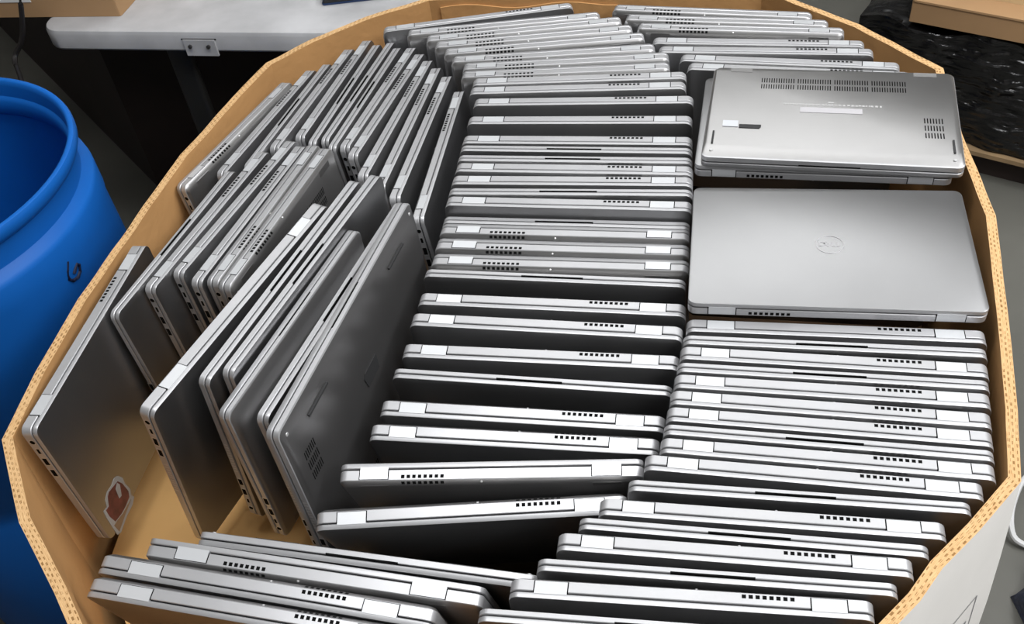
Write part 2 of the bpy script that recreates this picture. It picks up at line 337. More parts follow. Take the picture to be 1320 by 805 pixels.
LAPTOPS = [
    ('R1', 'H', 'n', 0.323, 0.216, 0.3644, 1.5012, -0.2152, -20.34, -3.0, 0.0229),
    ('R2', 'H', 'n', 0.323, 0.216, 0.3802, 1.4664, -0.2152, -18.95, -3.0, 0.0229),
    ('R3', 'H', 'n', 0.323, 0.216, 0.3953, 1.4339, -0.2149, -18.11, -3.0, 0.0229),
    ('R4', 'H', 'f', 0.323, 0.216, 0.4156, 1.3992, -0.216, -16.82, 0.0, 0.0229),
    ('R5', 'H', 'f', 0.323, 0.216, 0.4201, 1.3714, -0.216, -16.26, 0.0, 0.0229),
    ('R6', 'H', 'f', 0.323, 0.216, 0.4455, 1.3312, -0.216, -18.97, 0.0, 0.0229),
    ('R7', 'H', 'f', 0.323, 0.216, 0.4514, 1.303, -0.216, -19.29, 0.0, 0.0229),
    ('R8', 'H', 'f', 0.323, 0.216, 0.3403, 0.7659, -0.216, -14.12, 0.0, 0.0229),
    ('R9', 'F', 'f', 0.323, 0.216, 0.332, 0.7437, -0.216, -14.43, 0.0, 0.0172),
    ('R10', 'H', 'f', 0.323, 0.216, 0.3241, 0.7215, -0.216, -15.32, 0.0, 0.0229),
    ('R11', 'F', 'f', 0.323, 0.216, 0.3166, 0.7013, -0.216, -15.14, 0.0, 0.0172),
    ('R12', 'H', 'f', 0.323, 0.216, 0.3093, 0.681, -0.216, -15.34, 0.0, 0.0229),
    ('R13', 'H', 'f', 0.323, 0.216, 0.3002, 0.6573, -0.216, -15.86, 0.0, 0.0229),
    ('R14', 'H', 'f', 0.323, 0.216, 0.2921, 0.6345, -0.216, -16.0, 0.0, 0.0229),
    ('R15', 'F', 'f', 0.323, 0.216, 0.2851, 0.6147, -0.216, -15.99, 0.0, 0.0172),
    ('R16', 'H', 'f', 0.323, 0.216, 0.2778, 0.5947, -0.216, -15.91, 0.0, 0.0229),
    ('R17', 'H', 'f', 0.323, 0.216, 0.2582, 0.5755, -0.216, -15.9, 0.0, 0.0229),
    ('R18', 'F', 'f', 0.323, 0.216, 0.2384, 0.5546, -0.216, -14.28, 0.0, 0.0172),
    ('R19', 'H', 'f', 0.323, 0.216, 0.2062, 0.5334, -0.216, -14.25, 0.0, 0.0229),
    ('R20', 'F', 'f', 0.323, 0.216, 0.1839, 0.5162, -0.216, -14.69, 0.0, 0.0172),
    ('R21', 'H', 'f', 0.323, 0.216, 0.1611, 0.4963, -0.21, -14.05, 0.0, 0.0229),
    ('R22', 'F', 'f', 0.323, 0.216, 0.1399, 0.4758, -0.21, -13.51, 0.0, 0.0172),
    ('R23', 'H', 'f', 0.323, 0.216, 0.1128, 0.4569, -0.21, -12.76, 0.0, 0.0229),
    ('R24', 'F', 'f', 0.323, 0.216, 0.0818, 0.4328, -0.21, -13.08, 0.0, 0.0172),
    ('M1', 'H', 'f', 0.323, 0.216, -0.0091, 1.586, -0.2137, -0.1, -2.0, 0.0229),
    ('M2', 'H', 'n', 0.323, 0.216, 0.0308, 1.5503, -0.2134, -4.33, -2.0, 0.0229),
    ('M3', 'H', 'n', 0.323, 0.216, 0.0623, 1.523, -0.2132, -3.88, -2.0, 0.0229),
    ('M4', 'H', 'n', 0.323, 0.216, 0.0754, 1.4952, -0.2133, -4.94, -2.0, 0.0229),
    ('M5', 'H', 'n', 0.323, 0.216, 0.0895, 1.4669, -0.2134, -5.54, -2.0, 0.0229),
    ('M6', 'H', 'n', 0.323, 0.216, 0.0998, 1.4334, -0.2132, -7.64, -2.0, 0.0229),
    ('M7', 'H', 'n', 0.323, 0.216, 0.1158, 1.4048, -0.2134, -8.48, -2.0, 0.0229),
    ('M8', 'H', 'n', 0.323, 0.216, 0.1119, 1.3782, -0.2134, -9.56, -2.0, 0.0229),
    ('M9', 'H', 'f', 0.323, 0.216, 0.1292, 1.3418, -0.2039, -10.76, 0.0, 0.0229),
    ('M10', 'H', 'f', 0.323, 0.216, 0.1234, 1.3164, -0.204, -11.32, 0.0, 0.0229),
    ('M11', 'H', 'f', 0.323, 0.216, 0.1269, 1.2797, -0.204, -12.54, 0.0, 0.0229),
    ('M12', 'H', 'f', 0.323, 0.216, 0.115, 1.2314, -0.204, -13.27, 0.0, 0.0229),
    ('M13', 'H', 'f', 0.323, 0.216, 0.1047, 1.1823, -0.204, -13.94, 0.0, 0.0229),
    ('M14', 'F', 'f', 0.323, 0.216, 0.1003, 1.1606, -0.204, -14.28, 0.0, 0.0172),
    ('M15', 'F', 'f', 0.323, 0.216, 0.0955, 1.1382, -0.204, -14.1, 0.0, 0.0172),
    ('M16', 'H', 'f', 0.323, 0.216, 0.0919, 1.1162, -0.204, -14.24, 0.0, 0.0229),
    ('M17', 'H', 'f', 0.323, 0.216, 0.0858, 1.0904, -0.204, -13.29, 0.0, 0.0229),
    ('M18', 'F', 'f', 0.323, 0.216, 0.0806, 1.0666, -0.204, -13.08, 0.0, 0.0172),
    ('M19', 'H', 'f', 0.323, 0.216, 0.0754, 1.0424, -0.204, -14.41, 0.0, 0.0229),
    ('M20', 'F', 'f', 0.323, 0.216, 0.0688, 1.0219, -0.218, -14.25, 0.0, 0.0172),
    ('M21', 'H', 'n', 0.323, 0.216, 0.0641, 1.0013, -0.218, -14.18, 0.0, 0.0229),
    ('M22', 'H', 'n', 0.323, 0.216, 0.0573, 0.9717, -0.218, -14.22, 0.0, 0.0229),
    ('M23', 'H', 'n', 0.323, 0.216, 0.0513, 0.9423, -0.218, -13.97, 0.0, 0.0229),
    ('M24', 'F', 'f', 0.323, 0.216, 0.0426, 0.9198, -0.216, -14.88, 1.0, 0.0172),
    ('M25', 'H', 'f', 0.323, 0.216, 0.0361, 0.8857, -0.2201, -14.71, 3.0, 0.0229),
    ('M26', 'H', 'f', 0.323, 0.216, 0.0275, 0.8597, -0.2218, -15.05, 5.0, 0.0229),
    ('M27', 'H', 'f', 0.323, 0.216, 0.0177, 0.8281, -0.2302, -14.11, 7.0, 0.0229),
    ('M28', 'F', 'f', 0.323, 0.216, 0.0063, 0.8045, -0.2361, -15.19, 9.0, 0.0172),
    ('M29', 'H', 'f', 0.323, 0.216, -0.0072, 0.7757, -0.2447, -14.27, 12.0, 0.0229),
    ('M30', 'H', 'f', 0.323, 0.216, -0.0185, 0.752, -0.2473, -13.58, 13.5, 0.0229),
    ('M31', 'H', 'n', 0.323, 0.216, -0.0473, 0.7138, -0.229, -8.22, 17.5, 0.0229),
    ('M32', 'H', 'f', 0.323, 0.216, -0.0732, 0.6853, -0.2333, -5.33, 21.0, 0.0229),
    ('K0', 'H', 'n', 0.296, 0.204, -0.3803, 1.3506, -0.2145, 62.32, -5.0, 0.0198),
    ('K1', 'H', 'f', 0.296, 0.204, -0.3351, 1.3772, -0.2147, 66.07, -5.0, 0.0198),
    ('K2', 'F', 'f', 0.296, 0.204, -0.3031, 1.3888, -0.2149, 68.61, -5.0, 0.0163),
    ('K3', 'H', 'f', 0.296, 0.204, -0.267, 1.4285, -0.2146, 68.68, -5.0, 0.0198),
    ('K4', 'H', 'f', 0.296, 0.204, -0.2332, 1.4499, -0.2147, 70.1, -5.0, 0.0198),
    ('K5', 'F', 'f', 0.296, 0.204, -0.2153, 1.4304, -0.2149, 70.77, -5.0, 0.0163),
    ('K6', 'F', 'f', 0.296, 0.204, -0.1936, 1.4322, -0.2149, 69.77, -5.0, 0.0163),
    ('K7', 'F', 'f', 0.296, 0.204, -0.1823, 1.4112, -0.215, 69.98, -5.0, 0.0163),
    ('K8', 'H', 'f', 0.296, 0.204, -0.1612, 1.4059, -0.2148, 68.95, -5.0, 0.0198),
    ('K9', 'H', 'f', 0.296, 0.204, -0.148, 1.3816, -0.2149, 68.83, -5.0, 0.0198),
    ('K10', 'H', 'f', 0.323, 0.216, -0.1325, 1.3422, -0.2268, 71.25, -5.0, 0.0198),
    ('K11', 'H', 'f', 0.323, 0.216, -0.1135, 1.3141, -0.2268, 73.45, -5.0, 0.0198),
    ('K12', 'H', 'f', 0.323, 0.216, -0.0948, 1.2836, -0.2268, 74.46, -5.0, 0.0198),
    ('K13', 'H', 'f', 0.323, 0.216, -0.0702, 1.2326, -0.2268, 77.17, -5.0, 0.0198),
    ('H1', 'F', 'f', 0.306, 0.208, -0.4353, 1.0803, -0.1978, 67.62, -2.0, 0.0163),
    ('H2', 'H', 'f', 0.306, 0.208, -0.3951, 1.1198, -0.1977, 66.39, -2.0, 0.0198),
    ('H3', 'H', 'f', 0.306, 0.208, -0.3593, 1.1402, -0.1977, 64.95, -2.0, 0.0198),
    ('H4', 'H', 'f', 0.306, 0.208, -0.3384, 1.1212, -0.1977, 67.33, -2.0, 0.0198),
    ('H5', 'H', 'n', 0.306, 0.208, -0.316, 1.1171, -0.1976, 67.92, -2.0, 0.0198),
    ('H6', 'H', 'n', 0.306, 0.208, -0.2982, 1.1036, -0.1963, 67.57, -2.0, 0.0198),
    ('G1', 'H', 'f', 0.376, 0.266, -0.356, 0.9229, -0.2234, 62.48, 7.0, 0.0225),
    ('G2', 'F', 'f', 0.376, 0.266, -0.2939, 0.9536, -0.224, 64.78, 4.0, 0.019),
    ('G3', 'F', 'f', 0.376, 0.266, -0.2588, 0.9564, -0.224, 64.34, 2.0, 0.019),
    ('G4', 'F', 'n', 0.323, 0.232, -0.2628, 0.8772, -0.2022, 65.33, 0.0, 0.0172),
    ('G5', 'F', 'f', 0.376, 0.266, -0.2072, 0.878, -0.2237, 66.41, -1.0, 0.019),
    ('G6', 'F', 'f', 0.323, 0.216, -0.2238, 0.8871, -0.2256, 66.28, -3.0, 0.0163),
    ('G7', 'F', 'n', 0.386, 0.266, -0.1904, 0.8441, -0.205, 69.15, -1.0, 0.019),
    ('L1', 'H', 'f', 0.323, 0.216, -0.5256, 0.9221, -0.206, 77.27, 0.0, 0.0229),
    ('F1', 'F', 'f', 0.359, 0.236, -0.1669, 0.6387, -0.2473, -17.19, 19.0, 0.019),
    ('F2', 'H', 'n', 0.359, 0.236, -0.2227, 0.6226, -0.251, -17.94, 17.0, 0.0225),
    ('F3', 'H', 'f', 0.359, 0.236, -0.2702, 0.6023, -0.252, -18.54, 15.0, 0.0225),
    ('F4', 'H', 'f', 0.359, 0.236, -0.2782, 0.5687, -0.2535, -18.37, 13.0, 0.0225),
]
RIM = [(-0.5929, 0.7663), (-0.581, 0.8684), (-0.5577, 0.9942), (-0.5117, 1.1532), (-0.471, 1.2943), (-0.4088, 1.4414), (-0.3642, 1.539), (-0.294, 1.5959), (-0.2026, 1.6506), (-0.0908, 1.6914), (0.4705, 1.5648), (0.5815, 1.4102), (0.6528, 1.2564), (0.6157, 1.0946), (0.5996, 0.9919), (0.5889, 0.9217), (0.5338, 0.7604), (0.4836, 0.6196), (0.4494, 0.5346), (0.391, 0.4887), (0.3436, 0.4551), (0.3136, 0.4271), (0.2905, 0.4106), (0.0695, 0.2505), (-0.3834, 0.3761), (-0.4624, 0.5175), (-0.4836, 0.5541), (-0.5413, 0.645)]
CAM = dict(f=1288.108, cx=682.250, cy=471.172, h=0.80559, r=(0.991321, -0.094863, -0.091019), u=(0.131467, 0.715315, 0.686324), w=(-0.0, -0.692333, 0.721578))
ST_WHITE = [(-0.0965, 0.0495), (-0.0909, 0.0386), (-0.093, 0.0302), (-0.0905, 0.0133), (-0.0952, 0.0067), (-0.0918, -0.0016), (-0.1015, -0.0061), (-0.12, -0.0056), (-0.1422, -0.0095), (-0.1488, -0.0049), (-0.1486, 0.0103), (-0.1479, 0.0294), (-0.1462, 0.042), (-0.1378, 0.0399), (-0.1338, 0.0491), (-0.1247, 0.0535), (-0.1125, 0.0515), (-0.1033, 0.0537)]
ST_RED = [(-0.1012, 0.0446), (-0.0969, 0.0339), (-0.0951, 0.0156), (-0.0992, 0.0081), (-0.1142, 0.0066), (-0.1257, 0.0077), (-0.1399, 0.0119), (-0.1429, 0.0273), (-0.1423, 0.0389), (-0.1349, 0.0378), (-0.1281, 0.0485), (-0.1226, 0.0506), (-0.1124, 0.0479)]
ST_TAN = [(-0.0985, 0.0026), (-0.1231, -0.0011), (-0.1436, -0.0049), (-0.1451, 0.0102), (-0.1354, 0.009), (-0.1231, 0.005), (-0.1089, 0.0043)]
ST_SPIKE = [(-0.1039, 0.0448), (-0.1015, 0.0382), (-0.1089, 0.0245), (-0.1145, 0.0262), (-0.1113, 0.0416)]
SIX = [(0.2606, -0.1167, -0.1155), (0.2569, -0.1246, -0.1283), (0.2553, -0.1277, -0.1418), (0.2575, -0.1233, -0.1485), (0.2618, -0.1138, -0.1504), (0.2652, -0.1057, -0.146), (0.2669, -0.1014, -0.1362), (0.2658, -0.1042, -0.1316), (0.2633, -0.1103, -0.1358), (0.2606, -0.1166, -0.1405)]
# E [0.4493899291678636, 0.5346042872027982] F [0.3435571947068282, 0.4550836178186226]



# ------------------------------------------------------------------ laptops
ORD = ('', 'first', 'second', 'third', 'fourth', 'fifth', 'sixth', 'seventh', 'eighth', 'ninth', 'tenth', 'eleventh', 'twelfth',
       'thirteenth', 'fourteenth', 'fifteenth', 'sixteenth', 'seventeenth', 'eighteenth')
def laptop_label(key, kind, side):
    c, n = key[0], int(key[1:])
    up = 'hinge edge up' if kind == 'H' else 'front edge up'
    if c == 'M':
        if n <= 16: return f'silver laptop standing {up}, {ORD[n]} from back wall in middle row', 'laptops standing in the middle row'
        return f'silver laptop standing {up}, {ORD[33-n]} from front gap in middle row', 'laptops standing in the middle row'
    if c == 'R' and n < 8:
        return f'silver laptop standing {up}, {ORD[n]} from back wall behind the upside-down laptop', 'laptops behind the flat stack'
    if c == 'R' and n < 18:
        return f'silver laptop standing {up}, {ORD[n-7]} below the flat closed laptop, right row', 'laptops standing in the right row'
    if c == 'R':
        return f'silver laptop standing {up}, {ORD[25-n]} from frame bottom beside front right wall', 'laptops fanned at the front right'
    if c == 'K':
        return f'small silver laptop standing {up}, {ORD[n+1]} from left wall in back left bundle', 'laptops in the back left bundle'
    if c == 'H':
        return f'small silver laptop standing {up}, {ORD[n]} from left wall in middle left bundle', 'laptops in the middle left bundle'
    if c == 'G':
        return f'silver laptop standing {up}, {ORD[n]} from left in front left upright bundle', 'laptops in the front left bundle'
    if c == 'L':
        return 'silver laptop with dark red crest sticker leaning along the left cardboard wall', None
    if c == 'F':
        return f'wide silver laptop standing {up}, {ORD[n]} from top in front left corner stack', 'laptops stacked in the front left corner'
SHOWN = {}
for (k, kind, side, W, D, x, y, z, yaw, lean, T) in LAPTOPS:
    lab, grp = laptop_label(k, kind, side)
    near = -1 if (kind, side) in (('H', 'f'), ('F', 'n')) else 1       # canonical side that faces the viewer's end
    ports = None
    if k[0] in 'GHL' or k in ('K0', 'K8', 'K9', 'K11', 'K12', 'K13'): ports = (near,)
    bottom = k in ('G7', 'M28', 'M29', 'M30', 'M32', 'F1', 'R1', 'R2', 'R3', 'M2', 'M3', 'M4', 'M5', 'M6', 'M7', 'M8', 'K0', 'M25', 'M26', 'M27', 'H5', 'H6')
    SHOWN[k] = make_laptop(lab, grp, W, D, kind, side, (x, y, z + ZO), math.radians(yaw), math.radians(lean), ports, bottom, vents=(k != 'G1'), T=T)

# three laptops lying flat on the standing ones
SHOWN['A'] = make_laptop('closed silver laptop lying flat lid up, round emblem on lid', 'laptops lying flat on the right', .323, .216, 'flat_up', 'f',
                         (.3696, .883, ZO + .0012), math.radians(-13.7), 0, T=.0205)
SHOWN['B1'] = make_laptop('closed silver laptop lying flat beneath the upside-down laptop', 'laptops lying flat on the right', .321, .216, 'flat_up', 'f',
                          (.433, 1.1304, ZO + .0012), math.radians(-16.4), 0, T=.0205)
SHOWN['B2'] = make_laptop('silver laptop lying upside down, vent slits and label on its underside', 'laptops lying flat on the right', .323, .216, 'flat_down', 'n',
                          (.4422, 1.1234, ZO + .0220), math.radians(-17.45), 0, None, True, T=.0205)
make_laptop('silver laptop edge showing in the gap between flat lid and upside-down stack', None, .323, .216, 'F', 'f',
            (.398, 1.005, ZO - .2185), math.radians(-15.5), 0, T=.0165)

# emblem on the flat lid
root, K, c = SHOWN['A']
m = MB(); T = c['T']; N = 40
r0, r1 = .0150, .0166
ri = [(r0*math.cos(2*math.pi*i/N), r0*math.sin(2*math.pi*i/N)) for i in range(N)]
ro = [(r1*math.cos(2*math.pi*i/N), r1*math.sin(2*math.pi*i/N)) for i in range(N)]
m.loft([[(x, y, -.0002) for x, y in ro], [(x, y, .00035) for x, y in ro], [(x, y, .00035) for x, y in ri], [(x, y, -.0002) for x, y in ri]], 0, False, False)
link('emblem_ring', m.mesh('emblem_ring', M_LOGO, 0), root, K @ Matrix.Translation((0, c['D']/2, T)) , 'shiny thin ring')
def text_mesh(s, size, mat_, depth=.0003):
    cu = bpy.data.curves.new('text', 'FONT'); cu.body = s; cu.size = size; cu.extrude = depth; cu.align_x = 'CENTER'; cu.align_y = 'CENTER'
    o = bpy.data.objects.new('text', cu); COL.objects.link(o)
    dg = bpy.context.evaluated_depsgraph_get()
    me = bpy.data.meshes.new_from_object(o.evaluated_get(dg)); bpy.data.objects.remove(o)
    me.materials.clear(); me.materials.append(mat_)
    return me
for ch, dx, rot in (('D', -.0092, 0), ('E', -.0030, 38), ('L', .0040, 0), ('L', .0096, 0)):
    link('emblem_letter', text_mesh(ch, .0115, M_LOGO), root,
         K @ Matrix.Translation((-dx, c['D']/2, T)) @ Matrix.Rotation(math.pi + math.radians(rot), 4, 'Z'), 'shiny letter')

# underside of the upside-down laptop: label strip, printed row, stickers
root, K, c = SHOWN['B2']
def patch(name, pts, mt, lift, parent, Mx, label=None):
    m = MB(); n = len(pts)
    m.loft([[(x, y, 0) for x, y in pts], [(x, y, lift) for x, y in pts]], 0)
    return link(name, m.mesh(name, mt, 0), parent, Mx, label)
U = K @ Matrix.Translation((0, 0, .0010)) @ Matrix.Rotation(math.pi, 4, 'Y')   # x to the left of the canonical axis, z outwards from the underside
def rect(x0, x1, y0, y1): return [(x0, y0), (x1, y0), (x1, y1), (x0, y1)]
patch('label', rect(-.040, .040, .104, .116), M_LABEL, .0008, root, U, 'pale blank label strip')
m = MB(); rr = random.Random(3)
x = -.062
while x < .064:
    w = rr.uniform(.0015, .004)
    m.box(x, x+w, .1215+rr.uniform(-.0006, .0006), .1255, -.0002, .0006); x += w + rr.uniform(.0008, .0022)
m.box(-.004, .004, .128, .131, -.0002, .0006)
link('printed_row', m.mesh('printed_row', M_TEXT, 0), root, U, 'row of tiny pale printed symbols')
patch('sticker', rect(-.139, -.119, .064, .078), M_STICK, .0009, root, U, 'small silver sticker')
patch('foot_patch', [(-.1175, .062), (-.091, .062), (-.089, .066), (-.089, .070), (-.1175, .070)], M_FOOT, .0009, root, U, 'dark grey patch')
root, K, c = SHOWN['G7']
U = K @ Matrix.Translation((0, 0, .0008)) @ Matrix.Rotation(math.pi, 4, 'Y')
patch('foot_patch', [(-.012, .090), (.022, .090), (.026, .096), (.022, .112), (-.012, .112)], M_FOOT, .0010, root, U, 'black tilted square patch')

# crest sticker on the laptop by the left wall
root, K, c = SHOWN['L1']
Ms = Matrix(((1,0,0,0),(0,0,-1,-c['T']/2),(0,1,0,0),(0,0,0,1)))
s = patch('sticker', ST_WHITE, M_WHITEB, .0004, root, Ms, 'white edged crest sticker')
for pts, mt, lf, lb in ((ST_RED, M_MAROON, .0007, 'dark red patch'), (ST_TAN, M_GOLD, .0007, 'tan patch'), (ST_SPIKE, M_WHITEB, .0010, 'white spike')):
    patch('sticker_patch', pts, mt, lf, s, Matrix.Identity(4), lb)

# ------------------------------------------------------------------ the cardboard box
def subdiv(P, step=.022):
    out = []
    for i, a in enumerate(P):
        b = P[(i+1) % len(P)]; n = max(1, int(math.dist(a, b)/step))
        for k in range(n): out.append((a[0]+(b[0]-a[0])*k/n, a[1]+(b[1]-a[1])*k/n))
    return out
def offset(P, d):
    n = len(P); out = []
    for i in range(n):
        a, b, c_ = Vector(P[i-1]), Vector(P[i]), Vector(P[(i+1) % n])
        d1 = (b-a).normalized(); d2 = (c_-b).normalized()
        nn = Vector((d1.y+d2.y, -d1.x-d2.x)).normalized(); k = max(.5, nn.dot(Vector((d1.y, -d1.x))))
        out.append(tuple(b + nn*(d/k)))
    return out
TH = .0116
PO = subdiv(RIM); n = len(PO)
wob = [R.uniform(-.0012, .0012) for _ in range(n)]
wob = [(wob[i-1] + wob[i]*2 + wob[(i+1) % n])/4*1.6 for i in range(n)]
bulge = lambda z: .022*math.sin(math.pi*min(1, max(0, -z/.80)))
levels = [0, -.02, -.06, -.12, -.2, -.3, -.45, -.6, -.78]
def ring(ins, z, i0=True):
    Q = offset(PO, ins - bulge(z))
    return [(q[0], q[1], ZO + z + (wob[i] if z == 0 else 0)) for i, q in enumerate(Q)]
box = empty('cardboard_box', 'large eight-sided white cardboard box, brown inside, open top full of laptops', 'cardboard box',
            Matrix.Translation((0, .95, ZO-.78)))
inv = Matrix.Translation((0, -.95, -(ZO-.78)))
m = MB(); lo = [ring(0, z) for z in levels]; m.loft(list(reversed(lo)), 0, False, False)
link('outer_wall', m.mesh('outer_wall', M_WHITE, 25), box, inv, 'white outer face')
m = MB(); li = [ring(TH, z) for z in levels]; m.loft(li, 0, False, False)
link('inner_wall', m.mesh('inner_wall', M_KRAFT, 25), box, inv, 'brown inner face')
bm_v = lo[0] + li[0]
me = bpy.data.meshes.new('rim_edge'); me.from_pydata(bm_v, [], [(i, (i+1) % n, n+(i+1) % n, n+i) for i in range(n)])
me.materials.append(M_FLUTE); uvl = me.uv_layers.new(name='UVMap'); acc = [0]
for i in range(n): acc.append(acc[-1] + math.dist(PO[i], PO[(i+1) % n]))
for p in me.polygons:
    i = p.index
    for li_, uvv in zip(p.loop_indices, ((acc[i], 0), (acc[i+1], 0), (acc[i+1], 1), (acc[i], 1))): uvl.data[li_].uv = uvv
bm = bmesh.new(); bm.from_mesh(me); bmesh.ops.recalc_face_normals(bm, faces=bm.faces)
if sum(f.normal.z for f in bm.faces) < 0: bmesh.ops.reverse_faces(bm, faces=bm.faces)
bm.to_mesh(me); bm.free()
link('rim_edge', me, box, inv, 'cut edge with corrugated flutes')
m = MB(); Q = offset(PO, .002 - bulge(-.78)); m.loft([[(x, y, ZO-.78) for x, y in Q], [(x, y, ZO-.77) for x, y in Q]])
link('bottom_panel', m.mesh('bottom_panel', M_KRAFT, 0), box, inv)
# second board lining the back wall
def along(i0, i1, ins0, ins1, z0, z1, name, mt):
    a = offset(PO, ins0); b = offset(PO, ins1); m = MB()
    idx = list(range(i0, i1+1))
    L = []
    for ins, z in ((ins0, z0), (ins0, z1), (ins1, z1), (ins1, z0)):
        q = offset(PO, ins - (bulge(z)*.9)); L.append([(q[i][0], q[i][1], ZO + z + (.004*math.sin(i*.8) if z == z1 else 0)) for i in idx])
    k = len(idx); vs = [v for l in L for v in l]; fs = []
    for l in range(4):
        for i in range(k-1): fs.append((l*k+i, l*k+i+1, ((l+1) % 4)*k+i+1, ((l+1) % 4)*k+i))
    fs += [(0, k, 2*k, 3*k), (k-1, 4*k-1, 3*k-1, 2*k-1)]
    m.add(vs, fs); link(name, m.mesh(name, mt, 30), box, inv, 'second brown board lining the back wall')
iC = min(range(n), key=lambda i: math.dist(PO[i], (-.091, 1.691))); iM = min(range(n), key=lambda i: math.dist(PO[i], (.235, 1.62)))
along(iC+1, iM, TH+.0004, TH+.0035, -.40, -.012, 'lining_board', M_KRAFT)
# printed outline on the white front right face
pE, pF = Vector((.449, .535)), Vector((.291, .411))
d2 = (pF-pE).normalized(); nrm = Vector((-d2.y, d2.x))
if nrm.dot(Vector((1, -1))) < 0: nrm = -nrm
def on_face(s, z, lift): 
    p = pE + d2*s + nrm*(bulge(z)*.98 + lift); return (p.x, p.y, ZO+z)
m = MB()
def strip(a, b, w=.0014):
    (s0, z0), (s1, z1) = a, b; L = math.hypot(s1-s0, z1-z0); px, pz = -(z1-z0)/L*w, (s1-s0)/L*w
    for k in range(4):
        t0, t1 = k/4, (k+1)/4
        q = [(s0+(s1-s0)*t0+px, z0+(z1-z0)*t0+pz), (s0+(s1-s0)*t1+px, z0+(z1-z0)*t1+pz), (s0+(s1-s0)*t1-px, z0+(z1-z0)*t1-pz), (s0+(s1-s0)*t0-px, z0+(z1-z0)*t0-pz)]
        m.add([on_face(s, z, .0012) for s, z in q], [(0, 1, 2, 3)])
for a, b in (((.035, -.150), (.035, -.330)), ((.035, -.150), (.115, -.150)), ((.115, -.150), (.115, -.330)), ((.035, -.330), (.115, -.330)),
             ((.048, -.185), (.048, -.225)), ((.060, -.180), (.060, -.232)), ((.072, -.190), (.072, -.240)), ((.086, -.186), (.086, -.236))):
    strip(a, b, .0010 if abs(a[0]-b[0]) > .02 or a[1] < -.3 or a[1] == -.150 else .0028)
link('printed_mark', m.mesh('printed_mark', M_PRINT, 0), box, inv, 'grey printed outline with upright marks')

# pallet under the box
t = empty('pallet', 'wooden pallet beneath the white cardboard box', 'pallet', Matrix.Translation((0, .95, 0)))
a15 = Matrix.Rotation(math.radians(-15.5), 4, 'Z')
for k in range(7):
    m = MB(); m.box(-.55+k*.166, -.44+k*.166, -.6, .6, .145, .169); link('deck_board', m.mesh('deck_board', M_WOOD, 0), t, a15)
for k in range(3):
    m = MB(); m.box(-.55, .556, -.6+k*.55, -.5+k*.55, 0, .1445); link('stringer', m.mesh('stringer', M_WOOD, 0), t, a15)

# cardboard sheet the laptops at the left stand on, and the packing under everything else
def clip(P, a, b):                    # keep what lies left of the line a -> b
    out = []; side = lambda p: (b[0]-a[0])*(p[1]-a[1]) - (b[1]-a[1])*(p[0]-a[0])
    for i, p in enumerate(P):
        q = P[(i+1) % len(P)]; sp, sq = side(p), side(q)
        if sp >= 0: out.append(p)
        if sp*sq < 0:
            t = sp/(sp-sq); out.append((p[0]+(q[0]-p[0])*t, p[1]+(q[1]-p[1])*t))
    return out
IN = offset(RIM, TH + .004)
SHEET = clip(IN, (-.262, .60), (-.105, 1.08))
REST = clip(IN, (-.104, 1.08), (-.261, .60))
BACK = clip(REST, (-.26, .717), (.10, .690))
LOW = clip(REST, (.10, .6895), (-.26, .7165))
RIGHT = clip(LOW, (.097, .72), (.047, .56))
FRONT = clip(clip(LOW, (.046, .56), (.096, .72)), (.02, .612), (-.33, .722))
m = MB(); m.loft([[(x, y, ZO-.266) for x, y in SHEET], [(x, y, ZO-.261) for x, y in SHEET]])
o = link('cardboard_sheet', m.mesh('cardboard_sheet', M_SHEET, 0)); tag(o, 'bare tan cardboard sheet beneath the laptops at the front left', 'cardboard sheet')
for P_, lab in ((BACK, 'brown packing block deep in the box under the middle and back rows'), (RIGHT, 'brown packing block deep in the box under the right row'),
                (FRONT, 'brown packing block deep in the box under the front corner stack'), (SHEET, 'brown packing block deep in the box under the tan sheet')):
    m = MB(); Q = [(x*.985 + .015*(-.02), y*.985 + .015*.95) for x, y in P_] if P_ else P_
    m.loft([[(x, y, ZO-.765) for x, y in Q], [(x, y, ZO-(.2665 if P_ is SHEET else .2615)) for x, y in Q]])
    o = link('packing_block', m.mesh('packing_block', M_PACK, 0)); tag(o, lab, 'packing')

# ------------------------------------------------------------------ the blue barrel
bar = empty('barrel', 'open blue plastic barrel with a black handwritten 6', 'barrel', Matrix.Translation((-.935, 1.345, 0)))
m = MB()
m.lathe([(0, .02), (.262, .02), (.275, .0), (.2855, .03), (.2855, .42), (.279, .43), (.279, .46), (.2855, .47), (.2855, ZO-.135), (.288, ZO-.125), (.2885, ZO-.085), (.286, ZO-.074), (.270, ZO-.064), (.266, ZO-.058), (.266, ZO-.036), (.270, ZO-.030), (.283, ZO-.024), (.2875, ZO-.016), (.288, ZO-.006), (.286, ZO-.001), (.281, ZO), (.277, ZO-.002), (.275, ZO-.010), (.272, ZO-.035),
         (.272, ZO-.09), (.277, ZO-.14), (.279, .45), (.272, .06), (0, .05)], 96, 0)
link('drum', m.mesh('drum', M_BLUE, 50), bar)
m = MB(); m.tube([(p[0]*1.0025, p[1]*1.0025, p[2]+ZO) for p in SIX], .0027, 8)
link('handwritten_mark', m.mesh('handwritten_mark', M_INK), bar, None, 'black marker numeral')

